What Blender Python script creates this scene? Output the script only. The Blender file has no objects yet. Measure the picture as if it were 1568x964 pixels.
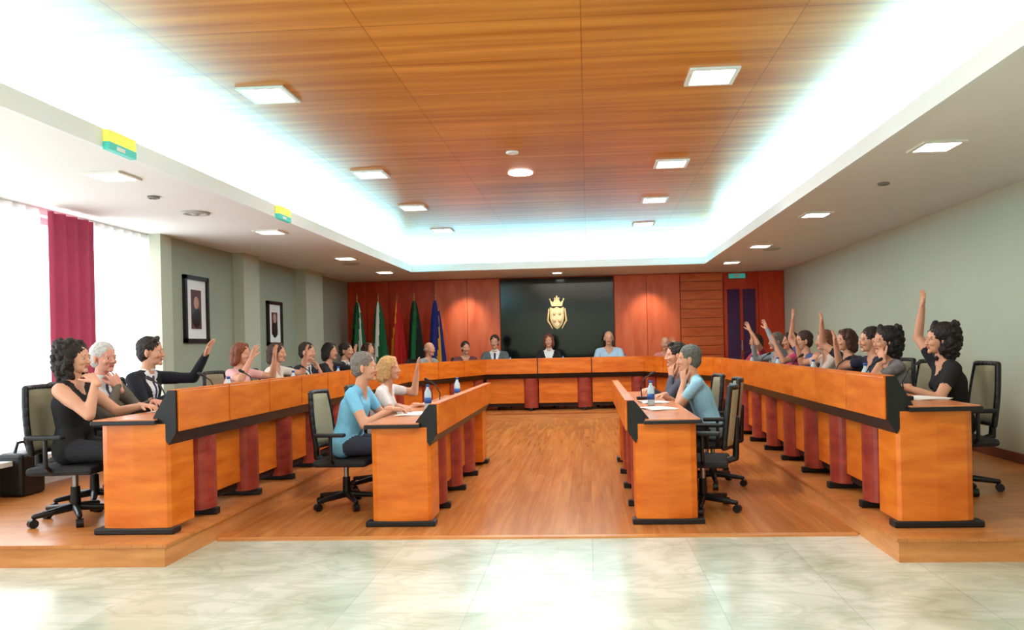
import bpy, bmesh, math, random
from mathutils import Vector, Matrix, noise
random.seed(7)
V=Vector
def S(r,g,b):
    f=lambda c:(c/255/12.92) if c/255<=0.04045 else ((c/255+0.055)/1.055)**2.4
    return (f(r),f(g),f(b),1)
# ---------------------------------------------------------------- materials
MC={}
def base_mat(name):
    m=bpy.data.materials.new(name); m.use_nodes=True
    nt=m.node_tree; b=nt.nodes['Principled BSDF']
    return m,nt,b
def mat(name,col,rough=.6,metal=0.,var=.12,scale=18.,emit=0.,bump=0.,spec=.4):
    if name in MC: return MC[name]
    m,nt,b=base_mat(name)
    tc=nt.nodes.new('ShaderNodeTexCoord'); n=nt.nodes.new('ShaderNodeTexNoise')
    n.inputs['Scale'].default_value=scale; n.inputs['Detail'].default_value=3
    nt.links.new(tc.outputs['Object'],n.inputs['Vector'])
    mx=nt.nodes.new('ShaderNodeMix'); mx.data_type='RGBA'
    mx.inputs[6].default_value=tuple(c*(1-var) for c in col[:3])+(1,)
    mx.inputs[7].default_value=tuple(min(1,c*(1+var)) for c in col[:3])+(1,)
    nt.links.new(n.outputs['Fac'],mx.inputs[0]); nt.links.new(mx.outputs[2],b.inputs['Base Color'])
    b.inputs['Roughness'].default_value=rough; b.inputs['Metallic'].default_value=metal
    b.inputs['Specular IOR Level'].default_value=spec
    if emit>0:
        b.inputs['Emission Color'].default_value=col; b.inputs['Emission Strength'].default_value=emit
    if bump>0:
        bp=nt.nodes.new('ShaderNodeBump'); bp.inputs['Strength'].default_value=bump; bp.inputs['Distance'].default_value=.01
        nt.links.new(n.outputs['Fac'],bp.inputs['Height']); nt.links.new(bp.outputs['Normal'],b.inputs['Normal'])
    MC[name]=m; return m
def wood(name,c1,c2,scale=(1,1,1),rough=.35,seam=None,spec=.4,seamcol=None,rot=0,squash=.03,tone=.25,dist=.6):
    if name in MC: return MC[name]
    m,nt,b=base_mat(name); L=nt.links.new
    tc=nt.nodes.new('ShaderNodeTexCoord'); mp=nt.nodes.new('ShaderNodeMapping')
    mp.inputs['Scale'].default_value=scale
    L(tc.outputs['Object'],mp.inputs['Vector'])
    n=nt.nodes.new('ShaderNodeTexNoise'); n.inputs['Scale'].default_value=1; n.inputs['Detail'].default_value=5
    n.inputs['Distortion'].default_value=dist
    L(mp.outputs['Vector'],n.inputs['Vector'])
    cr=nt.nodes.new('ShaderNodeValToRGB'); cr.color_ramp.elements[0].position=.32; cr.color_ramp.elements[1].position=.7
    cr.color_ramp.elements[0].color=c1; cr.color_ramp.elements[1].color=c2
    L(n.outputs['Fac'],cr.inputs['Fac'])
    out=cr.outputs['Color']
    if seam:
        mp2=nt.nodes.new('ShaderNodeMapping'); mp2.inputs['Rotation'].default_value=(0,0,rot)
        L(tc.outputs['Object'],mp2.inputs['Vector'])
        br=nt.nodes.new('ShaderNodeTexBrick'); br.inputs['Scale'].default_value=1
        br.inputs['Brick Width'].default_value=seam[0]; br.inputs['Row Height'].default_value=seam[1]
        br.inputs['Mortar Size'].default_value=seam[2]; br.inputs['Color1'].default_value=(1,1,1,1)
        k=1-tone; br.inputs['Color2'].default_value=(k,k,k,1)
        sc=seamcol or (.35,.3,.3,1); br.inputs['Mortar'].default_value=sc
        br.offset=seam[3] if len(seam)>3 else .5
        L(mp2.outputs['Vector'],br.inputs['Vector'])
        mu=nt.nodes.new('ShaderNodeMix'); mu.data_type='RGBA'; mu.blend_type='MULTIPLY'; mu.inputs[0].default_value=1
        L(out,mu.inputs[6]); L(br.outputs['Color'],mu.inputs[7]); out=mu.outputs[2]
    L(out,b.inputs['Base Color'])
    b.inputs['Roughness'].default_value=rough; b.inputs['Specular IOR Level'].default_value=spec
    MC[name]=m; return m
def marble(name,c1,c2,scale,rough,tile=None,vein=None):
    m,nt,b=base_mat(name); L=nt.links.new
    tc=nt.nodes.new('ShaderNodeTexCoord')
    n=nt.nodes.new('ShaderNodeTexNoise'); n.inputs['Scale'].default_value=scale; n.inputs['Detail'].default_value=8
    n.inputs['Distortion'].default_value=1.6; L(tc.outputs['Object'],n.inputs['Vector'])
    cr=nt.nodes.new('ShaderNodeValToRGB'); e=cr.color_ramp.elements
    e[0].position=.3; e[0].color=c1; e[1].position=.62; e[1].color=c2
    L(n.outputs['Fac'],cr.inputs['Fac']); out=cr.outputs['Color']
    if vein:
        n2=nt.nodes.new('ShaderNodeTexNoise'); n2.inputs['Scale'].default_value=2.2; n2.inputs['Detail'].default_value=6; n2.inputs['Distortion'].default_value=1.2
        mpv=nt.nodes.new('ShaderNodeMapping'); mpv.inputs['Scale'].default_value=(1,2.2,1); mpv.inputs['Rotation'].default_value=(0,0,.5)
        L(tc.outputs['Object'],mpv.inputs['Vector']); L(mpv.outputs['Vector'],n2.inputs['Vector'])
        c2_=nt.nodes.new('ShaderNodeValToRGB'); q=c2_.color_ramp.elements
        q[0].position=.42; q[0].color=(1,1,1,1); q[1].position=.58; q[1].color=(1,1,1,1)
        mid=c2_.color_ramp.elements.new(.5); mid.color=vein
        L(n2.outputs['Fac'],c2_.inputs['Fac'])
        mv=nt.nodes.new('ShaderNodeMix'); mv.data_type='RGBA'; mv.blend_type='MULTIPLY'; mv.inputs[0].default_value=1
        L(out,mv.inputs[6]); L(c2_.outputs['Color'],mv.inputs[7]); out=mv.outputs[2]
    if tile:
        br=nt.nodes.new('ShaderNodeTexBrick'); br.offset=0; br.inputs['Scale'].default_value=1
        br.inputs['Brick Width'].default_value=tile; br.inputs['Row Height'].default_value=tile
        br.inputs['Mortar Size'].default_value=.004; br.inputs['Color1'].default_value=(1,1,1,1)
        br.inputs['Color2'].default_value=(.82,.84,.80,1); br.inputs['Mortar'].default_value=(.78,.78,.74,1)
        L(tc.outputs['Object'],br.inputs['Vector'])
        mu=nt.nodes.new('ShaderNodeMix'); mu.data_type='RGBA'; mu.blend_type='MULTIPLY'; mu.inputs[0].default_value=1
        L(out,mu.inputs[6]); L(br.outputs['Color'],mu.inputs[7]); out=mu.outputs[2]
    L(out,b.inputs['Base Color']); b.inputs['Roughness'].default_value=rough
    MC[name]=m; return m

M_desk=wood('desk_wood',S(206,98,22),S(234,132,44),(3,3,14),.3,dist=.2)
M_pillar=wood('desk_pillar_wood',S(136,46,40),S(172,74,56),(4,4,12),.35)
M_top=wood('desk_top_wood',S(200,118,74),S(222,142,92),(8,3,4),.25)
M_black=mat('black_plastic',S(22,22,26),.4,var=.2)
M_dark=mat('painted_gap_shade',S(40,20,18),.7)  # dark colour painted for the shade under the desk panels
M_groove=mat('slat_groove',S(140,54,26),.6)
M_chairpad=mat('khaki_chair_fabric',S(164,158,130),.8,bump=.2,scale=60)
M_chairblk=mat('charcoal_chair_fabric',S(40,40,44),.8,bump=.2,scale=60)
M_white=mat('white_paint',S(236,240,240),.7,var=.02,scale=3)
M_soffit=mat('soffit_paint',S(236,238,234),.8,var=.02,scale=2)
M_sage=mat('sage_wall_paint',S(200,206,184),.8,var=.03,scale=2)
M_grey=mat('grey_green_wall_paint',S(164,170,150),.8,var=.03,scale=2)
M_floorw=wood('parquet',S(188,112,54),S(216,144,78),(22,1.2,1),.2,seam=(.9,.09,.0015),rot=math.pi/2,tone=.18,seamcol=(.6,.5,.45,1))
M_plat=wood('platform_wood',S(192,118,58),S(216,142,78),(3,14,2),.3,seam=(1.2,.1,.0015),rot=math.pi/2,tone=.1,seamcol=(.6,.5,.45,1))
M_riser=wood('riser_wood',S(198,128,70),S(222,154,92),(3,3,20),.35)
M_ceil=wood('ceiling_wood',S(190,112,36),S(228,156,70),(.5,11,1),.3,seam=(1.25,.62,.004,0),tone=.15,seamcol=(.6,.5,.4,1),dist=.15)
M_redw=wood('red_wall_wood',S(190,50,24),S(216,74,36),(7,7,1.5),.35)
M_redl=wood('lit_red_wall_wood',S(214,92,50),S(232,120,76),(7,7,1.5),.35)  # red wall wood where lit; the light is put into the paler colour
M_slat=wood('slat_wall_wood',S(204,90,40),S(224,116,60),(2,2,12),.35)
M_gmarb=marble('dark_green_marble',S(2,5,6),S(8,28,26),1.1,.12)
M_marb=marble('pale_marble',S(186,190,170),S(226,226,214),1.0,.22,tile=.62,vein=(.86,.87,.84,1))
M_gold=mat('gilt_crest',S(230,200,140),.5,metal=.1,var=.2)
M_chrome=mat('brushed_metal',S(170,170,175),.3,metal=.9)
M_pole=mat('brass_pole',S(180,140,70),.3,metal=.8)
M_paper=mat('paper',S(240,240,238),.8,var=.02)
M_lamp=mat('lamp_panel',(1,.98,.95,1),.5,emit=16,var=0)
M_lampf=mat('lamp_frame',S(235,235,225),.5)
M_glassb=mat('bottle_plastic',S(190,215,225),.1,var=.05)
M_cap=mat('bottle_cap',S(40,90,170),.4)
M_eye=mat('eye_white',S(225,220,212),.3,var=.02); M_iris=mat('iris',S(40,28,20),.3)
M_lip=mat('lips',S(176,96,84),.5)
M_shoe=mat('shoe_leather',S(25,22,20),.4)

# ---------------------------------------------------------------- mesh builder
class MB:
    def __init__(s): s.v=[];s.f=[];s.m=[];s.sm=[];s.mats=[]
    def mi(s,m):
        if m not in s.mats: s.mats.append(m)
        return s.mats.index(m)
    def add(s,vs,fs,m,smooth=False,T=None):
        o=len(s.v)
        for p in vs: s.v.append((T@V(p)) if T else V(p))
        k=None if isinstance(m,(list,)) else s.mi(m)
        for i,f in enumerate(fs):
            s.f.append([a+o for a in f]); s.m.append(s.mi(m[i]) if k is None else k); s.sm.append(smooth)
    def box(s,x0,x1,y0,y1,z0,z1,m,T=None):
        vs=[(x,y,z) for z in(z0,z1) for y in(y0,y1) for x in(x0,x1)]
        s.add(vs,[(0,2,3,1),(4,5,7,6),(0,1,5,4),(2,6,7,3),(0,4,6,2),(1,3,7,5)],m,False,T)
    def rbox(s,x0,x1,y0,y1,z0,z1,m,r=.01,T=None):
        bm=bmesh.new(); bmesh.ops.create_cube(bm,size=1)
        for v in bm.verts: v.co=V(((x0+x1)/2+v.co.x*(x1-x0),(y0+y1)/2+v.co.y*(y1-y0),(z0+z1)/2+v.co.z*(z1-z0)))
        bmesh.ops.bevel(bm,geom=bm.edges[:],offset=r,segments=2,affect='EDGES',profile=.5)
        bm.verts.index_update()
        s.add([v.co.copy() for v in bm.verts],[[v.index for v in f.verts] for f in bm.faces],m,False,T); bm.free()
    def prism(s,poly,a,b,m,axis=1,T=None,capm=None):
        def P(p,t):
            return (p[0],t,p[1]) if axis==1 else ((p[0],p[1],t) if axis==2 else (t,p[0],p[1]))
        n=len(poly); vs=[P(p,a) for p in poly]+[P(p,b) for p in poly]
        fs=[(i,(i+1)%n,(i+1)%n+n,i+n) for i in range(n)]
        s.add(vs,fs,m,False,T)
        s.add(vs,[list(range(n))[::-1],list(range(n,2*n))],capm or m,False,T)
    def cyl(s,a,b,r1,r2,m,n=14,T=None,smooth=True):
        a=V(a);b=V(b);d=(b-a).normalized(); x=d.orthogonal().normalized(); y=d.cross(x)
        vs=[]
        for c,r in((a,r1),(b,r2)):
            for i in range(n):
                t=2*math.pi*i/n; vs.append(c+x*r*math.cos(t)+y*r*math.sin(t))
        s.add(vs,[(i,(i+1)%n,(i+1)%n+n,i+n) for i in range(n)],m,smooth,T)
        s.add(vs,[list(range(n))[::-1],list(range(n,2*n))],m,False,T)
    def capsule(s,a,b,r1,r2,m,n=12,k=4,T=None,sq=None):
        a=V(a);b=V(b);d=b-a
        if d.length<1e-6:d=V((0,0,1e-5))
        u=d.normalized(); x=u.orthogonal().normalized(); y=u.cross(x)
        rings=[]
        for i in range(1,k+1):
            t=math.pi/2*(1-i/k) ; rings.append((a-u*r1*math.sin(t),r1*math.cos(t)))
        for i in range(k):
            t=math.pi/2*(i/k); rings.append((b+u*r2*math.sin(t),r2*math.cos(t)))
        vs=[a-u*r1]
        for c,r in rings:
            for j in range(n):
                t=2*math.pi*j/n; vs.append(c+x*r*math.cos(t)+y*r*math.sin(t))
        vs.append(b+u*r2); R=len(rings); fs=[]
        for j in range(n): fs.append((0,1+(j+1)%n,1+j))
        for i in range(R-1):
            for j in range(n):
                p=1+i*n+j;q=1+i*n+(j+1)%n; fs.append((p,q,q+n,p+n))
        l=len(vs)-1
        for j in range(n): fs.append((l,1+(R-1)*n+j,1+(R-1)*n+(j+1)%n))
        s.add(vs,fs,m,True,T)
    def ell(s,c,r,m,n=16,k=10,T=None):
        vs=[(c[0],c[1],c[2]-r[2])]
        for i in range(1,k):
            ph=-math.pi/2+math.pi*i/k
            for j in range(n):
                t=2*math.pi*j/n; vs.append((c[0]+r[0]*math.cos(ph)*math.cos(t),c[1]+r[1]*math.cos(ph)*math.sin(t),c[2]+r[2]*math.sin(ph)))
        vs.append((c[0],c[1],c[2]+r[2])); fs=[]
        for j in range(n): fs.append((0,1+(j+1)%n,1+j))
        for i in range(k-2):
            for j in range(n):
                p=1+i*n+j;q=1+i*n+(j+1)%n; fs.append((p,q,q+n,p+n))
        l=len(vs)-1
        for j in range(n): fs.append((l,1+(k-2)*n+j,1+(k-2)*n+(j+1)%n))
        s.add(vs,fs,m,True,T)
    def lathe(s,prof,m,n=16,T=None):
        vs=[];fs=[]
        for r,z in prof:
            for j in range(n):
                t=2*math.pi*j/n; vs.append((r*math.cos(t),r*math.sin(t),z))
        for i in range(len(prof)-1):
            for j in range(n):
                p=i*n+j;q=i*n+(j+1)%n; fs.append((p,q,q+n,p+n))
        fs.append(list(range(n))[::-1]); fs.append([len(vs)-n+j for j in range(n)])
        s.add(vs,fs,m,True,T)
    def mesh(s,name,recalc=True):
        me=bpy.data.meshes.new(name); me.from_pydata([tuple(p) for p in s.v],[],s.f)
        for m in s.mats: me.materials.append(m)
        me.polygons.foreach_set('material_index',s.m); me.polygons.foreach_set('use_smooth',s.sm)
        if recalc:
            bm=bmesh.new(); bm.from_mesh(me); bmesh.ops.recalc_face_normals(bm,faces=bm.faces[:]); bm.to_mesh(me); bm.free()
        me.update(); return me
    def obj(s,name,loc=(0,0,0),rz=0,recalc=True):
        o=bpy.data.objects.new(name,s.mesh(name,recalc)); bpy.context.scene.collection.objects.link(o)
        o.location=loc; o.rotation_euler=(0,0,rz); return o
def inst(name,me,loc,rz=0):
    o=bpy.data.objects.new(name,me); bpy.context.scene.collection.objects.link(o); o.location=loc; o.rotation_euler=(0,0,rz); return o
def remesh(mb,vox,smooth=2):
    me=bpy.data.meshes.new('t'); me.from_pydata([tuple(p) for p in mb.v],[],mb.f)
    o=bpy.data.objects.new('t',me); bpy.context.scene.collection.objects.link(o)
    r=o.modifiers.new('r','REMESH'); r.mode='VOXEL'; r.voxel_size=vox; r.adaptivity=0
    if smooth:
        q=o.modifiers.new('s','SMOOTH'); q.factor=.5; q.iterations=smooth
    dg=bpy.context.evaluated_depsgraph_get(); e=o.evaluated_get(dg); m2=e.to_mesh()
    vs=[v.co.copy() for v in m2.vertices]; fs=[list(p.vertices) for p in m2.polygons]
    e.to_mesh_clear(); bpy.data.objects.remove(o); bpy.data.meshes.remove(me)
    return vs,fs

# ---------------------------------------------------------------- room
XL,XR,YB,YF=-4.95,3.85,15.3,-3.0
ZC=2.65; ZW=3.17
EL,ER,EB,EF=-3.12,2.07,13.5,-1.0
PH=.14
XC=-.42
YW=8.55   # end of window wall
def simple(name,boxes,m):
    b=MB()
    for q in boxes: b.box(*q,m)
    return b.obj(name)
simple('floor',[(XL-.2,XR+.2,YF-.2,YB+.2,-.1,0)],M_marb)
b=MB(); b.box(XC-2.3,XC+2.3,5.18,13.4,-.02,.006,M_floorw); b.obj('parquet_floor')
simple('trim_1',[(XC-2.16,XC+2.16,5.14,5.2,0,.012)],M_riser)
inn=[(XC+2.18,4.53),(XC+2.18,11.1),(XC+1.34,13.25),(XC-1.34,13.25),(XC-2.18,11.1),(XC-2.18,4.53)]
PXL,PXR,PYB=XL+.005,XR-.005,YB-.1
b=MB(); b.prism(inn+[(PXL,4.53),(PXL,PYB),(PXR,PYB),(PXR,4.53)],0.0,PH-.02,M_riser,axis=2)
nos=[(inn[0][0]-.015,4.515),(inn[1][0]-.015,11.1),(inn[2][0],13.235),(inn[3][0],13.235),(inn[4][0]+.015,11.1),(inn[5][0]+.015,4.515)]
b.prism(nos+[(PXL,4.515),(PXL,PYB),(PXR,PYB),(PXR,4.515)],PH-.02,PH,M_plat,axis=2)
b.obj('raised_wooden_platform')
simple('wall_right',[(XR,XR+.15,YF,YB,0,ZC+.1)],M_sage)
simple('baseboard_right',[(XR-.02,XR,4.53,YB,PH,PH+.09)],mat('skirting',S(120,70,50),.5))
simple('wall_front',[(XL,XR,YF-.15,YF,0,ZC+.1)],M_sage)
simple('wall_back',[(XL-.15,XR+.15,YB,YB+.15,0,ZC+.1)],M_redw)
simple('wall_left',[(XL-.25,XL,YF,YW,0,.42),(XL-.25,XL,YF,YW,ZC-.06,ZC+.1),(XL-.25,XL,YF,-1.2,.42,ZC),
  (XL-.25,XL,1.6,2.0,.42,ZC),(XL-.25,XL,5.0,5.35,.42,ZC),(XL-.25,XL,YW,YB,0,ZC+.1)],M_white)
simple('wall_left_grey',[(XL,XL+.12,YW,YB,PH+.001,ZC)],M_grey)
simple('trim_2',[(XL-.05,XL+.2,YF,YW,.40,.44)],M_white)
simple('trim_3',[(XL+.12,XL+.27,10.25,10.75,PH,ZC),(XL+.12,XL+.3,12.5,13.3,PH,ZC),(XL-.02,XL+.16,YW-.15,YW+.08,PH,ZC)],mat('pilaster_paint',S(192,196,176),.8,var=.02))
simple('baseboard_left',[(XL+.12,XL+.14,8.9,YB,PH,PH+.09)],MC['skirting'])
k=1
for y0,y1 in((-1.2,1.6),(2.0,5.0),(5.35,YW)):
    b=MB(); x=XL-.18
    b.box(x,x+.06,y0,y1,.42,.48,M_white); b.box(x,x+.06,y0,y1,ZC-.12,ZC-.06,M_white)
    n=3
    for i in range(n+1):
        yy=y0+(y1-y0)*i/n; b.box(x,x+.06,max(y0,yy-.03),min(y1,yy+.03),.48,ZC-.12,M_white)
    b.obj('window_%d'%k); k+=1
def curtain(name,y0,y1,x,z0,z1,m,amp,wl):
    b=MB(); n=max(8,int((y1-y0)/wl*8)); vs=[]
    for z in (z0,z0+(z1-z0)*.5,z1):
        for i in range(n+1):
            y=y0+(y1-y0)*i/n
            vs.append((x+amp*math.sin(2*math.pi*(y-y0)/wl)*(1.1 if z==z0 else .9),y,z))
    fs=[]
    for r in range(2):
        for i in range(n): p=r*(n+1)+i; fs.append((p,p+1,p+n+2,p+n+1))
    b.add(vs,fs,m,True); return b.obj(name,recalc=False)
msh=bpy.data.materials.new('sheer_fabric'); msh.use_nodes=True; nt=msh.node_tree; nt.nodes.clear()
o_=nt.nodes.new('ShaderNodeOutputMaterial'); tr=nt.nodes.new('ShaderNodeBsdfTransparent'); tl=nt.nodes.new('ShaderNodeBsdfTranslucent'); mx=nt.nodes.new('ShaderNodeMixShader')
tl.inputs[0].default_value=(.95,.95,.95,1); mx.inputs[0].default_value=.5
nt.links.new(tr.outputs[0],mx.inputs[1]); nt.links.new(tl.outputs[0],mx.inputs[2]); nt.links.new(mx.outputs[0],o_.inputs[0])
curtain('sheer_curtain',5.3,6.7,XL+.03,.46,ZC-.02,msh,.02,.16)
curtain('sheer_curtain',7.2,YW-.17,XL+.03,.46,ZC-.02,msh,.02,.16)
curtain('sheer_curtain',1.9,5.1,XL+.03,.46,ZC-.02,msh,.02,.16)
curtain('red_curtain',6.62,7.26,XL+.14,.3,ZC-.05,mat('crimson_cloth',S(196,74,106),.8,bump=.2),.03,.16)
simple('ceiling',[(XL,EL,YF,YB,ZC,ZC+.05),(ER,XR,YF,YB,ZC,ZC+.05),(EL,ER,EB,YB,ZC,ZC+.05),(EL,ER,YF,EF,ZC,ZC+.05)],M_soffit)
g=.38
b=MB(); e=.012
for q in((EL-.03,EL+e,EF-e,EB+e,ZC-.006,ZC+.12),(ER-e,ER+.03,EF-e,EB+e,ZC-.006,ZC+.12),(EL+e,ER-e,EB-e,EB+.03,ZC-.006,ZC+.12),(EL+e,ER-e,EF-.03,EF+e,ZC-.006,ZC+.12)): b.box(*q,M_white)
for q in((EL-g-.04,EL-g,EF-g,EB+g,ZC+.05,ZW),(ER+g,ER+g+.04,EF-g,EB+g,ZC+.05,ZW),(EL-g,ER+g,EB+g,EB+g+.04,ZC+.05,ZW),(EL-g,ER+g,EF-g-.04,EF-g,ZC+.05,ZW)): b.box(*q,M_white)
b.obj('trim_4')
simple('added_glow_border',[(EL-g-.04,ER+g+.04,EF-g-.04,EB+g+.04,ZW,ZW+.05)],M_white)  # added white border that catches the cove glow instead of the wood
WL,WR,WB,WF=-3.02,1.97,13.3,-1.2
simple('ceiling_wood_panelling',[(WL,WR,WF,WB,ZW-.025,ZW)],M_ceil)
ZL=ZW-.025
def downlight(x,y,z,s=.28,name='recessed_ceiling_lamp'):
    b=MB(); h=s/2; f=.03
    for q in((-h-f,h+f,-h-f,-h,-.015,0),(-h-f,h+f,h,h+f,-.015,0),(-h-f,-h,-h,h,-.015,0),(h,h+f,-h,h,-.015,0)): b.box(*q,M_lampf)
    b.box(-h,h,-h,h,-.008,0,M_lamp)
    b.obj(name,(x,y,z-.001))
for y in(2.6,5.4,8.0,10.0,12.0):
    downlight(.9,y,ZL); downlight(-2.25,y,ZL)
for y in(2.6,5.6,8.5,11.2,13.4):
    downlight(2.5,y,ZC,.24); downlight(-3.56,y,ZC,.24)
downlight(-.55,14.4,ZC,.16)
b=MB(); b.lathe([(.13,0),(.13,-.008),(.1,-.014),(.02,-.014)],M_lamp,20); b.obj('round_ceiling_lamp',(-.68,8.2,ZL))
def disc(name,x,y,z,r,m):
    b=MB(); b.lathe([(r,0),(r,-.015),(r*.7,-.02),(r*.65,-.012),(r*.3,-.012),(r*.25,-.025),(.005,-.025)],m,18); b.obj(name,(x,y,z))
mg=mat('grey_grille',S(130,130,128),.5)
for x,y in((-3.7,6.4),(2.62,6.9)): disc('smoke_detector',x,y,ZC,.05,mg)
for x,y in((-3.75,7.2),(2.75,11.6),(-3.7,11.9)): disc('air_vent',x,y,ZC,.13,mat('pale_grille',S(185,188,184),.5))
disc('smoke_detector',-.68,7.3,ZL,.06,M_white)
ms_y=mat('sign_yellow',S(235,222,90),.5,emit=.4); ms_g=mat('sign_green',S(70,185,170),.5,emit=.3)
for y in(4.95,7.7):
    b=MB(); b.box(-.02,.02,-.15,.15,0.03,.11,ms_y); b.box(-.022,.022,-.15,.15,-.02,.03,ms_g); b.box(-.024,.024,-.07,.02,-.01,.015,M_white)
    b.obj('exit_sign',(EL+.036,y,ZC))
def area(name,loc,sx,sy,e,col,rot):
    l=bpy.data.lights.new(name,'AREA'); l.shape='RECTANGLE'; l.size=sx; l.size_y=sy; l.energy=e; l.color=col
    o=bpy.data.objects.new(name,l); bpy.context.scene.collection.objects.link(o); o.location=loc; o.rotation_euler=rot; return o
cy=(.30,.82,1.0); up=(math.pi,0,0)
LY=EB-EF; zc=ZC+.075
area('cove_light',(EL-.2,(EB+EF)/2,zc),.14,LY,175,cy,up)
area('cove_light',(ER+.2,(EB+EF)/2,zc),.14,LY,175,cy,up)
area('cove_light',((EL+ER)/2,EB+.2,zc),ER-EL,.14,70,cy,up)
# ---------------------------------------------------------------- back wall panels
b=MB(); y=YB
for i in range(4):
    x0=-4.9+i*.46; b.box(x0+.008,x0+.452,y-.03,y,PH,ZC-.02,M_redw)
b.box(-3.06+.01,-2.4,y-.05,y,PH,ZC-.02,M_redl); b.box(-2.39,-1.74,y-.05,y,PH,ZC-.02,M_redl)  # lit panels, brightness put into the wood colour
b.box(.54,1.17,y-.05,y,PH,ZC-.02,M_redl); b.box(1.18,1.82,y-.05,y,PH,ZC-.02,M_redl)
z=PH
while z<ZC-.1:
    b.box(1.84,2.66,y-.05,y,z,min(z+.169,ZC-.02),M_slat); b.box(1.84,2.66,y-.035,y,z+.169,z+.18,M_groove); z+=.18
b.box(3.35,3.84,y-.05,y,PH,ZC-.02,M_redw)
b.obj('wood_wall_panelling')
simple('dark_marble_wall_panel',[(-1.72,.52,YB-.09,YB,PH,ZC-.03)],M_gmarb)
b=MB(); mp_=mat('purple_door_glass',S(70,30,80),.15)
b.box(2.68,3.34,YB-.06,YB-.001,PH,2.5,M_redw); b.box(2.74,2.98,YB-.09,YB-.06,.5,2.3,mp_); b.box(3.04,3.28,YB-.09,YB-.06,.5,2.3,mp_)
b.cyl((3.0,YB-.06,1.2),(3.0,YB-.13,1.2),.012,.012,M_chrome); b.cyl((3.0,YB-.13,1.1),(3.0,YB-.13,1.3),.012,.012,M_chrome)
b.obj('door_1')
b=MB(); b.box(-.16,.16,-.03,0,0,.09,ms_g); b.box(-.04,.04,-.035,-.03,.02,.07,M_white); b.obj('exit_sign',(2.95,YB-.0,2.52))
b=MB(); sh=[(-.17,.2),(-.17,-.05),(-.13,-.17),(-.06,-.25),(0,-.29),(.06,-.25),(.13,-.17),(.17,-.05),(.17,.2),(.09,.17),(0,.2),(-.09,.17)]
b.prism(sh,-.03,0,M_gold,axis=1); b.prism([(p[0]*.8,p[1]*.8-.005) for p in sh],-.045,-.03,mat('crest_field',S(240,215,170),.5),axis=1)
for i in(-1,1):
    for j in(0,1): b.ell((i*.065,-.05,.07-.16*j),(.04,.015,.05),M_gold)
b.prism([(-.13,.22),(.13,.22),(.17,.36),(.09,.3),(.05,.38),(0,.31),(-.05,.38),(-.09,.3),(-.17,.36)],-.03,0,M_gold,axis=1)
for x,z in((-.17,.37),(-.05,.39),(.05,.39),(.17,.37),(0,.43)): b.ell((x,-.015,z),(.022,.02,.022),M_gold)
b.prism([(-.03,.31),(.03,.31),(.02,.42),(-.02,.42)],-.03,0,M_gold,axis=1)
for s in(-1,1):
    b.capsule((s*.2,-.015,.15),(s*.23,-.015,-.1),.02,.025,M_gold); b.capsule((s*.23,-.015,-.1),(s*.12,-.015,-.27),.025,.012,M_gold)
cr_=b.obj('coat_of_arms',(-.6,YB-.09,1.86)); cr_.scale=(.8,1,.9)
def picture(y0,y1,z0,z1):
    b=MB(); x=XL+.12; f=.05
    for q in((y0,y1,z0,z0+f),(y0,y1,z1-f,z1),(y0,y0+f,z0,z1),(y1-f,y1,z0,z1)): b.box(x,x+.04,*q,M_black)
    b.box(x,x+.015,y0+f,y1-f,z0+f,z1-f,M_paper)
    m=.12; b.box(x+.015,x+.02,y0+f+m,y1-f-m,z0+f+m,z1-f-m,mat('portrait_print',S(90,50,55),.5,var=.6,scale=9))
    yc=(y0+y1)/2; zc_=(z0+z1)/2
    b.ell((x+.02,yc,zc_+.08),(.008,.06,.08),mat('portrait_skin',S(190,150,130),.5)); b.ell((x+.02,yc,zc_-.1),(.008,.11,.12),M_black)
    b.obj('framed_picture')
picture(8.92,9.5,1.42,2.24); picture(11.3,11.85,1.38,2.06)
def flag(x,y,cols):
    b=MB(); b.lathe([(.13,0),(.13,.02),(.04,.04),(.02,.06)],M_black,16); b.cyl((0,0,.04),(0,0,2.1),.014,.012,M_pole)
    b.lathe([(.002,2.1),(.02,2.13),(.012,2.17),(.002,2.24)],M_pole,8)
    n=36;K=14;vs=[];fs=[];ms=[]
    for k in range(K+1):
        t=k/K; z=2.06-1.45*t
        for j in range(n):
            a=2*math.pi*j/n; r=(.02+.13*t**.6)*(1+.28*math.sin(6*a+t*2))
            vs.append((r*math.cos(a)+.03*t,r*math.sin(a)*.8,z-.05*math.sin(3*a)*t))
    for k in range(K):
        for j in range(n):
            p=k*n+j;q=k*n+(j+1)%n; fs.append((p,q,q+n,p+n))
            ms.append(cols[int(((j/n)*2+ k*.03)*len(cols))%len(cols)])
    b.add(vs,fs,ms,True); b.obj('flag_on_pole',(x,y,PH))
fg=mat('flag_green',S(20,100,56),.8);fw=mat('flag_white',S(220,220,215),.8);fr=mat('flag_red',S(190,30,30),.8);fy=mat('flag_yellow',S(236,160,30),.8);fb=mat('flag_blue',S(30,40,120),.8);fk=mat('flag_dark',S(20,35,30),.8)
flag(-4.42,14.55,[fg,fk,fg,fw]); flag(-4.02,14.6,[fg,fw,fg]); flag(-3.68,14.7,[fr,fy,fr,fr]); flag(-3.32,14.6,[fk,fk,fg,fk]); flag(-2.92,14.65,[fb,fb,fb,fb,fy])

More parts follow.
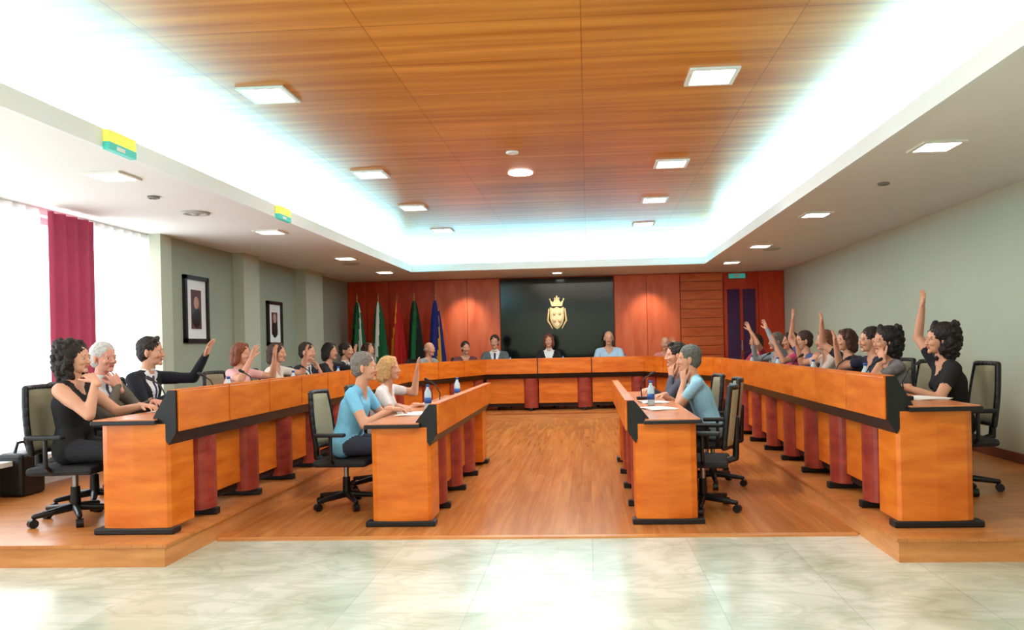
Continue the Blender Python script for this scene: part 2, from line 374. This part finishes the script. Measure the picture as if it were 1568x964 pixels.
# ---------------------------------------------------------------- desks
def desk_row(p0,p1,sdir,n,base,top=.92,wt=.74,ends=(1,0),depth=.46):
    p0=V((*p0,0));p1=V((*p1,0)); Ld=(p1-p0); L=Ld.length; l=Ld.normalized(); s=V((*sdir,0)).normalized()
    T=Matrix(((s.x,l.x,0,p0.x),(s.y,l.y,0,p0.y),(0,0,1,base),(0,0,0,1)))
    b=MB()
    poly=[(-.05,top),(-.05,wt-.09),(-.0,wt-.17),(.1,wt-.02),(.1,wt+.005),(0.0,top)]
    b.prism(poly,0.012,L-.012,M_black,axis=1,T=T)
    b.prism(poly,0,.012,M_black,axis=1,T=T); b.prism(poly,L-.012,L,M_black,axis=1,T=T)
    st=L/n
    for i in range(n):
        a=i*st+(.02 if i==0 else .008); c=(i+1)*st-.008
        b.rbox(-.066,-.05,a,c,wt-.085,top-.006,M_desk,.004,T=T)
        b.box(-.066,.0,a,c,top-.006,top+.004,M_desk,T=T)
        b.box(-.0,.012,a,c,wt+.02,top-.01,M_desk,T=T)
        b.box(.08,.10,a,c,.13,wt-.1,M_desk,T=T)
        b.box(.11,.14,a,c,.07,.13,M_dark,T=T)  # dark strip painted as shade in the gap under the panel
        yc=(i+1)*st-.13
        w=.125; pts=[(.12,yc+w),(.12,yc-w)]
        for k in range(11):
            t=-math.pi/2+math.pi*k/10; pts.append((.075-.075*math.cos(t),yc+w*math.sin(t)))
        b.prism(pts,.05,wt-.1,M_pillar,axis=2,T=T)
        b.rbox(-.03,.42,yc-.03,yc+.03,0.0,.05,M_black,.008,T=T)
        b.box(.12,.14,yc-.06,yc+.06,.05,wt-.04,M_pillar,T=T)
    hw=depth+.03
    e0=-.05 if ends[0] else 0; e1=L+(.05 if ends[1] else 0)
    b.rbox(.06,hw,e0,e1,wt-.035,wt-.008,M_black,.006,T=T)
    b.rbox(.07,hw-.012,e0+.012,e1-.012,wt-.012,wt,M_top,.003,T=T)
    for fl,y0,y1 in((ends[0],.0,.3),(ends[1],L-.3,L)):
        if not fl: continue
        outer=y0 if y0==0 else y1; inner=y1 if y0==0 else y0; sg=1 if y0==0 else -1
        pts=[(0,inner),(0,outer+sg*.02),(.02,outer),(depth*.5,outer-sg*.012),(depth-.05,outer),(depth-.01,outer+sg*.02),(depth,outer+sg*.06),(depth,outer+sg*.10),(.14,outer+sg*.10),(.14,inner)]
        b.prism(pts,.04,wt-.035,M_desk,axis=2,T=T)
        b.rbox(-.03,depth+.04,outer-.02 if sg>0 else outer-.08,outer+.08 if sg>0 else outer+.02,0,.04,M_black,.008,T=T)
    return b.obj('council_desk')
YN=4.78
PZ=PH+.001
desk_row((XC+2.28,YN),(XC+2.28,11.2),(1,0),9,PZ)
desk_row((XC-2.28,YN),(XC-2.28,11.2),(-1,0),9,PZ)
desk_row((XC+.74,5.5),(XC+.74,8.55),(1,0),4,0.006,top=.88,wt=.75,ends=(1,1),depth=.44)
desk_row((XC-.74,5.5),(XC-.74,8.55),(-1,0),4,0.006,top=.88,wt=.75,ends=(1,1),depth=.44)
desk_row((XC+2.28,11.2),(XC+1.42,13.5),(.937,.35),3,PZ,ends=(0,0))
desk_row((XC-2.28,11.2),(XC-1.42,13.5),(-.937,.35),3,PZ,ends=(0,0))
desk_row((XC-1.42,13.5),(XC+1.42,13.5),(0,1),3,PZ,ends=(0,0))

# ---------------------------------------------------------------- office chair (faces +X)
def chair_mesh(pad):
    b=MB()
    for i in range(5):
        a=2*math.pi*i/5+.3; c,s_=math.cos(a),math.sin(a)
        b.capsule((0,0,.1),(c*.26,s_*.26,.075),.028,.018,M_black)
        b.cyl((c*.27-s_*.022,s_*.27+c*.022,.03),(c*.27+s_*.022,s_*.27-c*.022,.03),.03,.03,M_black,12)
        b.cyl((c*.26,s_*.26,.075),(c*.26,s_*.26,.03),.01,.01,M_black,8)
    b.cyl((0,0,.08),(0,0,.24),.035,.03,M_black); b.cyl((0,0,.22),(0,0,.36),.02,.02,M_chrome)
    b.rbox(-.12,.12,-.09,.09,.33,.36,M_black,.01)
    b.rbox(-.2,.25,-.24,.24,.35,.405,M_chairblk,.025)
    n=8;K=7
    def surf(off):
        R=[]
        for k in range(K+1):
            t=k/K; z=.5+.44*t; w=.2+.02*math.sin(math.pi*t)-.03*t
            for j in range(n+1):
                u=-1+2*j/n; R.append((-.2-.05*t+.045*u*u+off,u*w,z))
        return R
    A=surf(0);B=surf(-.035)
    fs=[]
    N=(n+1)*(K+1)
    for k in range(K):
        for j in range(n):
            p=k*(n+1)+j; fs.append((p,p+1,p+n+2,p+n+1)); fs.append((N+p,N+p+n+1,N+p+n+2,N+p+1))
    rim=[j for j in range(n+1)]+[k*(n+1)+n for k in range(1,K+1)]+[K*(n+1)+j for j in range(n-1,-1,-1)]+[k*(n+1) for k in range(K-1,0,-1)]
    for i in range(len(rim)):
        p,q=rim[i],rim[(i+1)%len(rim)]; fs.append((p,q,q+N,p+N))
    b.add(A+B,fs,pad,True)
    AA=[V(p)+V((-.017,0,0)) for p in A]
    for i in range(len(rim)):
        b.capsule(AA[rim[i]],AA[rim[(i+1)%len(rim)]],.022,.022,M_black,8,2)
    b.capsule((-.1,0,.345),(-.25,0,.4),.025,.025,M_black); b.capsule((-.25,0,.4),(-.265,0,.7),.025,.02,M_black)
    for s_ in(-1,1):
        b.capsule((-.02,s_*.2,.36),(-.02,s_*.29,.42),.014,.014,M_black); b.capsule((-.02,s_*.29,.42),(-.02,s_*.29,.6),.014,.014,M_black)
        b.rbox(-.15,.1,s_*.29-.03,s_*.29+.03,.6,.63,M_black,.01)
    return b.mesh('office_chair')
CH1=chair_mesh(M_chairpad); CH2=chair_mesh(M_chairblk)

# ---------------------------------------------------------------- people
def hand_tpl(curl,spread):
    b=MB(); c=M_paper
    F=[(.030,.070,.0092),(.010,.079,.0094),(-.011,.073,.009),(-.030,.057,.0082)]
    for i,(y,l,r) in enumerate(F):
        b.capsule((0,y*.55,0),(.085-.004*abs(i-1),y,0),.0165,.0125,c,8,3)
        p=V((.085-.004*abs(i-1),y,0)); a=0; sp=spread*(1.5-i)/1.5
        for q,ll in enumerate((.45,.3,.25)):
            a+=curl*(1 if q==0 else 1.3)
            dv=V((math.cos(a)*math.cos(sp),math.cos(a)*math.sin(sp),-math.sin(a)))
            nx=p+dv*l*ll*1.0; b.capsule(p,nx,r*(1-.08*q),r*(1-.08*(q+1)),c,8,3); p=nx
    b.capsule((.0,.0,0),(.05,.0,0),.02,.018,c,8,3)
    b.capsule((.018,.018,-.006),(.05,.046,-.012),.016,.0125,c,8,3)
    b.capsule((.05,.046,-.012),(.075,.062+spread*.02,-.016),.0115,.0105,c,8,3)
    b.capsule((.075,.062+spread*.02,-.016),(.1,.07+spread*.03,-.022),.0105,.009,c,8,3)
    b.capsule((-.04,0,0),(.01,0,0),.026,.024,c,8,3)
    return remesh(b,.0034,1)
HANDS={'open':hand_tpl(.08,.34),'relax':hand_tpl(.34,.10)}
def head_tpl():
    b=MB();c=M_paper
    E=lambda *a:b.ell(*a,c)
    E((-.012,0,.03),(.098,.076,.093)); E((.028,0,-.02),(.060,.063,.085)); E((.032,0,-.07),(.052,.05,.042)); E((.072,0,-.097),(.018,.022,.018))
    b.capsule((.086,0,.004),(.104,0,-.03),.008,.012,c); E((.098,.011,-.034),(.011,.009,.008)); E((.098,-.011,-.034),(.011,.009,.008))
    b.capsule((.078,-.038,.02),(.078,.038,.02),.010,.010,c)
    for s_ in(-1,1):
        E((.064,s_*.036,-.03),(.024,.022,.022)); E((-.008,s_*.078,-.008),(.017,.009,.032)); E((-.006,s_*.078,-.034),(.009,.007,.012))
        b.capsule((.082,s_*.024,.009),(.076,s_*.042,.008),.0065,.006,c)
    b.capsule((.083,-.017,-.062),(.083,.017,-.062),.009,.009,c)
    b.capsule((-.015,0,-.06),(-.045,0,-.2),.05,.056,c)
    return remesh(b,.0045,2)
HEAD=head_tpl()
def hair_tpl(kind):
    b=MB();c=M_paper
    if kind=='bald':
        b.ell((-.03,0,-.005),(.088,.083,.045),c)
    else:
        b.ell((-.022,0,.044),(.102,.085,.094),c); b.ell((-.05,0,-.005),(.068,.078,.085),c)
    if kind=='side': b.capsule((.04,.03,.115),(.05,-.05,.1),.022,.02,c)
    if kind=='bob' or kind=='long':
        d=.0 if kind=='bob' else .07
        for s_ in(-1,1):
            b.capsule((.0,s_*.062,.05),(-.01,s_*.082,-.08-d),.04,.032,c)
            b.capsule((.035,s_*.04,.1),(.045,s_*.07,.03),.025,.016,c)
        b.capsule((-.07,0,.02),(-.085,0,-.09-d),.07,.055,c); b.capsule((-.05,-.05,.0),(-.06,-.06,-.1-d),.05,.04,c); b.capsule((-.05,.05,.0),(-.06,.06,-.1-d),.05,.04,c)
    if kind=='curly':
        rnd=random.Random(3)
        b.ell((-.045,0,.05),(.115,.118,.1),c); b.ell((-.06,0,-.04),(.085,.12,.12),c); b.ell((-.065,0,-.1),(.07,.11,.1),c)
        for i in range(110):
            a=rnd.uniform(0,2*math.pi); z=rnd.uniform(-.17,.14)
            rr=.105*math.sqrt(max(.1,1-((z-.0)/.2)**2)); x=-.055+rr*math.cos(a); y=rr*1.1*math.sin(a)
            if x>.015 and z<.085 : continue
            b.ell((x,y,z),(.026,.026,.026),c,8,6)
    vs,fs=remesh(b,.0055,1)
    out=[]
    for p in vs:
        n_=noise.noise(p*55)*.006+noise.noise(V((p.x*30,p.y*160,p.z*25)))*.005
        out.append(p+p.normalized()*n_)
    return out,fs
HAIR={k:hair_tpl(k) for k in('short','side','bob','long','curly','bald')}

def ik(s,w,l1,l2,hint):
    d=w-s; D=d.length; mx_=(l1+l2)*.995
    if D>mx_: w=s+d.normalized()*mx_; d=w-s; D=mx_
    a=(l1*l1-l2*l2+D*D)/(2*D); h=math.sqrt(max(0,l1*l1-a*a)); u=d/D
    n_=(hint-u*hint.dot(u)); n_=n_.normalized() if n_.length>1e-4 else V((0,0,-1))
    return s+u*a+n_*h,w
ARMS={
 'rest':(V((.44,.13,.80)),V((0,.6,-1)),'relax','down'),
 'rest2':(V((.40,.05,.80)),V((0,.8,-.7)),'relax','down'),
 'face':(V((.25,.03,.93)),V((.35,.35,-1)),'relax','face'),
 'raise':(V((.16,.22,1.42)),V((.4,1,0)),'open','front'),
 'raise2':(V((.30,.16,1.34)),V((.3,1,-.5)),'open','front'),
 'raise3':(V((.36,.24,1.12)),V((.0,.6,-1)),'open','front'),
 'reach':(V((.50,.24,1.12)),V((.0,.5,-1)),'open','front'),
 'cheek':(V((.22,.10,1.0)),V((.45,.3,-1)),'relax','face'),
}
def person(x,y,base,face,top,pants=(35,35,42),skin=(214,158,130),hair='short',hcol=(40,28,22),lean=8,sleeve='short',aL='rest',aR='rest',hy=0,hp=0,style='plain',female=False,sc=.96,vox=.013,tie=(40,40,90),chair=None):
    mt=mat('cloth_%d_%d_%d'%top,S(*top),.85,var=.15,scale=35,bump=.15)
    if style=='print': mt=mat('print_%d_%d_%d'%top,S(*top),.85,var=.7,scale=22)
    mp=mat('trouser_%d_%d_%d'%pants,S(*pants),.85); msk=mat('skin_%d_%d_%d'%skin,S(*skin),.55,var=.06,scale=12)
    mh=mat('hair_%d_%d_%d'%hcol,S(*hcol),.6,var=.4,scale=60,bump=.5)
    ms=mat('shirt_white',S(235,235,235),.8,var=.03); mtie=mat('tie_%d_%d_%d'%tie,S(*tie),.6)
    th=math.radians(lean); u=V((math.sin(th),0,math.cos(th))); fwd=V((math.cos(th),0,-math.sin(th)))
    Pv=V((0,0,.50)); b=MB(); prim=[]
    def cap(a,c,r1,r2,tagm):
        a=V(a);c=V(c); b.capsule(a,c,r1,r2,M_paper,14,5); prim.append((a,c,r1,r2,tagm))
    shw=.155 if female else .18
    W=Pv+u*.17; C=Pv+u*.33; Sh=Pv+u*.45; wr=.088 if female else .1
    for s_ in(-1,1):
        Y=V((0,s_,0))
        cap(Pv+Y*.075,W+Y*.055,.108,wr,'torso'); cap(W+Y*.055,C+Y*.075,wr,.105,'torso')
        cap(C+Y*.075,Sh+Y*(shw-.035),.1,.058,'torso'); cap(Sh+u*.035,Sh+Y*(shw-.03),.05,.05,'torso')
        if female: cap(C+Y*.065+fwd*.075+u*-.01,C+Y*.065+fwd*.08+u*-.012,.052,.05,'torso')
        cap(Pv+Y*.085,V((.40,s_*.12,.49)),.092,.062,'leg'); cap(V((.40,s_*.12,.49)),V((.37,s_*.12,.12)),.06,.042,'leg')
        cap(V((.355,s_*.12,.055)),V((.50,s_*.135,.04)),.042,.034,'shoe')
    cap(C+fwd*.02,W+fwd*.02,.1,.098,'torso'); cap(C,Sh,.1,.07,'torso')
    cap(Sh,Sh+u*.09+V((.012,0,0)),.056,.05,'neck')
    hands=[]
    for s_,an in((1,aL),(-1,aR)):
        w,hint,hk,po=ARMS[an]; w=V((w.x,w.y*s_,w.z)); hint=V((hint.x,hint.y*s_,hint.z))
        sj=Sh+V((0,s_*shw,0))-u*.012
        if an.startswith('raise') : sj=sj+u*.02
        e,w=ik(sj,w,.285,.255,hint)
        lg=sleeve=='long'; k=.006 if lg else 0
        m_=e*.5+sj*.5
        cap(sj,m_,.055+k,.05+k,'arm0'); cap(m_,e,.045+k,.040+k,'arm0b'); cap(e,e*.35+w*.65,.041+k,.032+k,'arm1'); cap(e*.35+w*.65,w,.031+k*1.2,.025+k*.8,'arm1b')
        hands.append((s_,e,w,hk,po))
    vs,fs=remesh(b,vox,3)
    tm={'torso':mt,'leg':mp,'shoe':M_shoe,'neck':msk,'arm0':mt if sleeve!='none' else msk,'arm0b':mt if sleeve=='long' else msk,'arm1':mt if sleeve=='long' else msk,'arm1b':mt if sleeve=='long' else msk}
    ms_list=[]
    for f in fs:
        c=sum((vs[i] for i in f),V())/len(f); best=9;bt='torso'
        for a,d_,r1,r2,tg in prim:
            ab=d_-a; t=max(0,min(1,(c-a).dot(ab)/max(ab.length_squared,1e-9))); q=(c-a-ab*t).length-(r1+(r2-r1)*t)
            if q<best: best=q;bt=tg
        m_=tm[bt]
        if bt in('torso','neck'):
            r=c-Pv; v=r.dot(u); fx=r.dot(fwd)
            if style=='jacket' and fx>.03 and v>.22 and bt=='torso':
                hw=.008+.075*(v-.22)/.24
                if abs(c.y)<hw: m_=mtie if abs(c.y)<.018 and v<.475 else ms
            elif style!='jacket' and fx>.0 and v>.40 and abs(c.y)<.07*(v-.38)/.1 and bt=='torso': m_=msk
            if v>.515: m_=msk if style!='jacket' or v>.535 else ms
        ms_list.append(m_)
    B=MB(); B.add(vs,fs,ms_list,True)
    hc=Sh+u*.10+V((.03,0,.115))
    TH=Matrix.Translation(hc)@Matrix.Rotation(math.radians(hy),4,'Z')@Matrix.Rotation(math.radians(hp),4,'Y')
    if female: TH=TH@Matrix.Scale(.95,4)
    hv,hf=HEAD; ml=[]
    for f in hf:
        c=sum((hv[i] for i in f),V())/len(f)
        ml.append(M_lip if (c.x>.08 and abs(c.y)<.024 and abs(c.z+.062)<.008) else msk)
    B.add(hv,hf,ml,True,TH)
    for s_ in(-1,1):
        B.ell((.0772,s_*.032,-.002),(.0095,.0125,.0065),M_eye,12,8,TH); B.ell((.084,s_*.032,-.002),(.0042,.0062,.0060),M_iris,10,6,TH)
        B.capsule((.085,s_*.018,.024),(.075,s_*.046,.024),.0042,.003,mh,6,2,TH)
    hv,hf=HAIR[hair]; B.add(hv,hf,mh,True,TH)
    for s_,e,w,hk,po in hands:
        d=(w-e).normalized()
        if po=='down': d=V((d.x,d.y,min(d.z,0)*.2-.05)).normalized(); n_=V((0,0,-1))
        elif po=='front': n_=V((1,0,.0)) if abs(d.x)<.8 else V((.2,0,-1)); d=(d+V((0,0,.25))).normalized()
        else:
            tgt=hc+V((.06,s_*.035,-.07)); d=(tgt-w).normalized(); n_=V((-.8,-s_*.6,.1))
        n_=(n_-d*n_.dot(d)).normalized(); z=-n_; yv=z.cross(d)
        Mx=Matrix(((d.x,yv.x,z.x,w.x),(d.y,yv.y,z.y,w.y),(d.z,yv.z,z.z,w.z),(0,0,0,1)))
        if s_>0: Mx=Mx@Matrix.Scale(-1,4,V((0,1,0)))
        hv,hf=HANDS[hk]; B.add(hv,[f[::-1] for f in hf] if s_>0 else hf,msk,True,Mx@Matrix.Scale(1.0 if not female else .92,4))
    o=B.obj('seated_woman' if female else 'seated_man',(x,y,base+.02),math.radians(face),recalc=False)
    o.scale=(sc,sc,sc)
    if chair is not None:
        inst('office_chair',chair,(x,y,base),math.radians(face))
    return o
P=PH
blk=(24,24,28)
person(-3.62,5.2,P,4,blk,female=True,hair='curly',hcol=(30,20,18),sleeve='none',aR='cheek',aL='rest',lean=0,vox=.010,chair=CH1,hy=-6)
person(-3.84,5.74,P,-4,(104,94,84),hair='short',hcol=(190,188,184),skin=(214,150,128),sleeve='long',style='jacket',aR='face',aL='rest',lean=8,vox=.010,chair=CH1,hy=-14)
person(-3.86,6.34,P,0,(24,27,38),hair='side',hcol=(34,24,20),sleeve='long',style='jacket',aL='reach',aR='rest',lean=12,vox=.010,chair=CH1,hy=8,sc=1.0)
person(-3.72,7.85,P,-6,(232,178,178),female=True,hair='bob',hcol=(120,62,36),sleeve='short',aR='raise3',aL='raise3',lean=8,chair=CH1)
person(-3.66,8.62,P,0,(225,215,205),female=True,hair='bob',hcol=(60,36,26),aR='rest',aL='raise3',lean=8,chair=CH1)
person(-3.6,9.42,P,-8,(30,34,44),hair='short',sleeve='long',style='jacket',aR='rest',aL='face',chair=CH2)
person(-3.56,10.15,P,-8,(36,32,40),hair='bob',female=True,hcol=(26,18,16),sleeve='long',aL='raise3',aR='rest',chair=CH1)
person(-3.56,10.85,P,-10,(70,74,90),hair='short',sleeve='long',style='jacket',aR='rest',aL='raise3',chair=CH1)
person(-3.45,11.6,P,-20,(120,60,60),hair='bob',female=True,hcol=(50,30,24),sleeve='short',aR='rest',aL='rest',chair=CH1)
person(2.76,5.95,P,178,blk,female=True,hair='curly',hcol=(24,16,18),sleeve='short',aR='raise',aL='rest',lean=10,vox=.010,chair=CH1,hy=0)
person(2.66,6.66,P,182,(120,118,122),female=True,hair='curly',hcol=(22,16,20),sleeve='short',aR='rest',aL='cheek',lean=14,style='print',vox=.012,chair=CH1,hy=10)
person(2.74,7.36,P,180,(34,38,60),hair='short',sleeve='short',aR='raise3',aL='rest',chair=CH1)
person(2.74,8.05,P,184,(40,36,48),female=True,hair='bob',hcol=(70,40,30),sleeve='short',aR='raise2',aL='rest',chair=CH1)
person(2.74,8.75,P,180,(205,190,180),female=True,hair='bob',hcol=(110,64,44),sleeve='short',aR='raise3',aL='face',chair=CH1)
person(2.7,9.45,P,184,(70,90,140),hair='short',hcol=(60,40,34),sleeve='short',aR='raise',aL='rest',chair=CH1)
person(2.72,10.15,P,180,(222,86,128),female=True,hair='bob',hcol=(36,22,20),sleeve='short',aR='rest',aL='raise3',chair=CH1)
person(2.72,10.9,P,188,(150,160,170),hair='short',hcol=(120,110,104),sleeve='long',aR='raise3',aL='raise2',chair=CH1)
person(2.6,11.7,P,200,(190,60,80),female=True,hair='bob',hcol=(60,36,26),sleeve='short',aR='rest',aL='raise2',chair=CH1)
person(-2.02,6.25,.006,-2,(126,196,232),hair='short',hcol=(120,112,104),pants=(50,54,70),lean=16,aR='rest',aL='rest',vox=.010,chair=CH1,hy=6,sc=.98)
person(-1.98,7.05,.006,0,(224,214,212),female=True,hair='bob',hcol=(196,150,96),lean=12,aR='rest',aL='raise3',style='plain',vox=.012,chair=CH2,sc=.94)
person(1.1,7.0,.006,176,(150,196,218),hair='short',hcol=(92,96,90),lean=18,sleeve='short',aR='rest',aL='face',vox=.012,chair=CH1,sc=.98)
person(1.07,7.75,.006,184,(80,84,100),hair='side',hcol=(34,26,24),lean=18,sleeve='long',aR='rest',aL='face',vox=.012,chair=CH1,sc=1.0)
inst('office_chair',CH1,(.86,5.98,.006),math.radians(168))
person(-1.72,14.2,P,-90,(96,104,108),hair='short',hcol=(60,50,46),sleeve='long',style='jacket',lean=6,chair=CH2,sc=1.04)
person(-.72,14.2,P,-90,(24,24,30),hair='bob',female=True,hcol=(110,60,44),sleeve='long',style='jacket',lean=6,chair=CH2,tie=(235,235,235),sc=1.04)
person(.38,14.2,P,-90,(176,206,232),hair='bald',hcol=(120,110,100),sleeve='long',lean=6,chair=CH2,sc=1.06)
person(1.42,13.95,P,-110,(216,130,130),hair='bald',hcol=(150,140,130),sleeve='short',lean=10,aL='raise3',chair=CH2)
person(-2.25,13.85,P,-66,(110,60,70),hair='short',hcol=(60,40,30),sleeve='long',lean=8,chair=CH2)
person(-2.8,12.95,P,-30,(150,150,150),hair='bald',hcol=(170,160,150),sleeve='long',lean=12,chair=CH2)

# ---------------------------------------------------------------- desk items
def bottle(x,y,z):
    b=MB(); b.lathe([(.03,0),(.032,.01),(.032,.12),(.028,.15),(.013,.18),(.013,.2)],M_glassb,14); b.lathe([(.015,.195),(.015,.215),(.002,.216)],M_cap,12)
    b.lathe([(.0328,.05),(.0328,.1)],M_cap,14); b.obj('water_bottle',(x,y,z))
def mic(x,y,z,f):
    b=MB(); b.rbox(-.05,.05,-.035,.035,0,.03,M_black,.008)
    pts=[V((0,0,.03)),V((.01,0,.12)),V((-.03,0,.2)),V((-.09,0,.24))]
    for i in range(3): b.capsule(pts[i],pts[i+1],.005,.005,M_black,8,2)
    b.capsule(pts[3],pts[3]+V((-.03,0,.015)),.012,.013,M_black,10,3); b.obj('desk_microphone',(x,y,z),f)
def papers(x,y,z,r):
    b=MB()
    for i in range(3):
        T=Matrix.Rotation(r+.15*i,4,'Z'); b.box(-.105,.105,-.148,.148,i*.003,i*.003+.002,M_paper,T=T)
    b.obj('paper_stack',(x,y,z))
zt=PH+.742; zi=.006+.752
for y in(5.9,7.3,8.7,10.1): bottle(-2.98,y+.3,zt); bottle(2.18,y+.3,zt)
for y in(5.3,6.0,6.7,8.1,9.5,10.8): mic(-2.9,y-.2,zt,0); mic(2.06,y-.14,zt,math.pi)
for y in(5.2,6.55,8.1): papers(-3.05,y+.24,zt,.1); papers(2.24,y+.1,zt,.05)
bottle(-1.42,6.7,zi); bottle(.53,6.65,zi); bottle(-1.4,8.1,zi); papers(-1.46,6.2,zi,0); papers(.56,6.3,zi,.2); papers(.58,7.0,zi,0); papers(-1.47,7.25,zi,0)
mic(-1.36,6.9,zi,0); mic(.5,7.35,zi,math.pi)
for x in(-1.4,-.45,.65): bottle(x,13.75,zt); papers(x-.3,13.8,zt,0)
b=MB(); b.rbox(-.11,.11,-.14,.14,0,.36,M_black,.03); b.capsule((0,-.08,.35),(0,-.04,.44),.012,.012,M_black); b.capsule((0,-.04,.44),(0,.04,.44),.012,.012,M_black); b.capsule((0,.04,.44),(0,.08,.35),.012,.012,M_black)
b.obj('black_bag',(-4.78,6.2,PH))

# ---------------------------------------------------------------- lighting
w=bpy.data.worlds.new('World'); bpy.context.scene.world=w; w.use_nodes=True
bg=w.node_tree.nodes['Background']; bg.inputs[0].default_value=(.92,.97,1,1); bg.inputs[1].default_value=4.2
dn=(0,0,0); fc=(1,.96,.90)
for y in(3.5,7.5,11.5): area('added_fill_light',(-.4,y,ZL-.03),2.4,.5,66,fc,dn)  # added fill lights with no fixture, to brighten the chamber
area('added_fill_light',(-.4,-1.9,ZC-.03),5,1.6,105,fc,dn)  # added unseen fill light behind the camera
for x in(-2.4,-.6,1.2):
    l=bpy.data.lights.new('wall_washer','SPOT'); l.energy=45; l.spot_size=1.3; l.spot_blend=.8; l.color=(1,.9,.8); l.shadow_soft_size=.05
    o=bpy.data.objects.new('wall_washer',l); bpy.context.scene.collection.objects.link(o); o.location=(x,14.7,ZC-.05); o.rotation_euler=(math.radians(25),0,0)
# ---------------------------------------------------------------- camera
cam=bpy.data.cameras.new('camera'); co=bpy.data.objects.new('camera',cam); bpy.context.scene.collection.objects.link(co)
cam.sensor_width=36; cam.lens=1200/1600*36; cam.shift_x=-.031; cam.shift_y=.029; cam.clip_end=100
yaw=math.radians(3.3); roll=math.radians(-1.3)
co.matrix_world=Matrix.Translation((0,0,1.3))@Matrix.Rotation(yaw,4,'Z')@Matrix.Rotation(math.pi/2,4,'X')@Matrix.Rotation(roll,4,'Z')
bpy.context.scene.camera=co
sc=bpy.context.scene
sc.view_settings.view_transform='Standard'; sc.view_settings.look='None'; sc.view_settings.exposure=.12
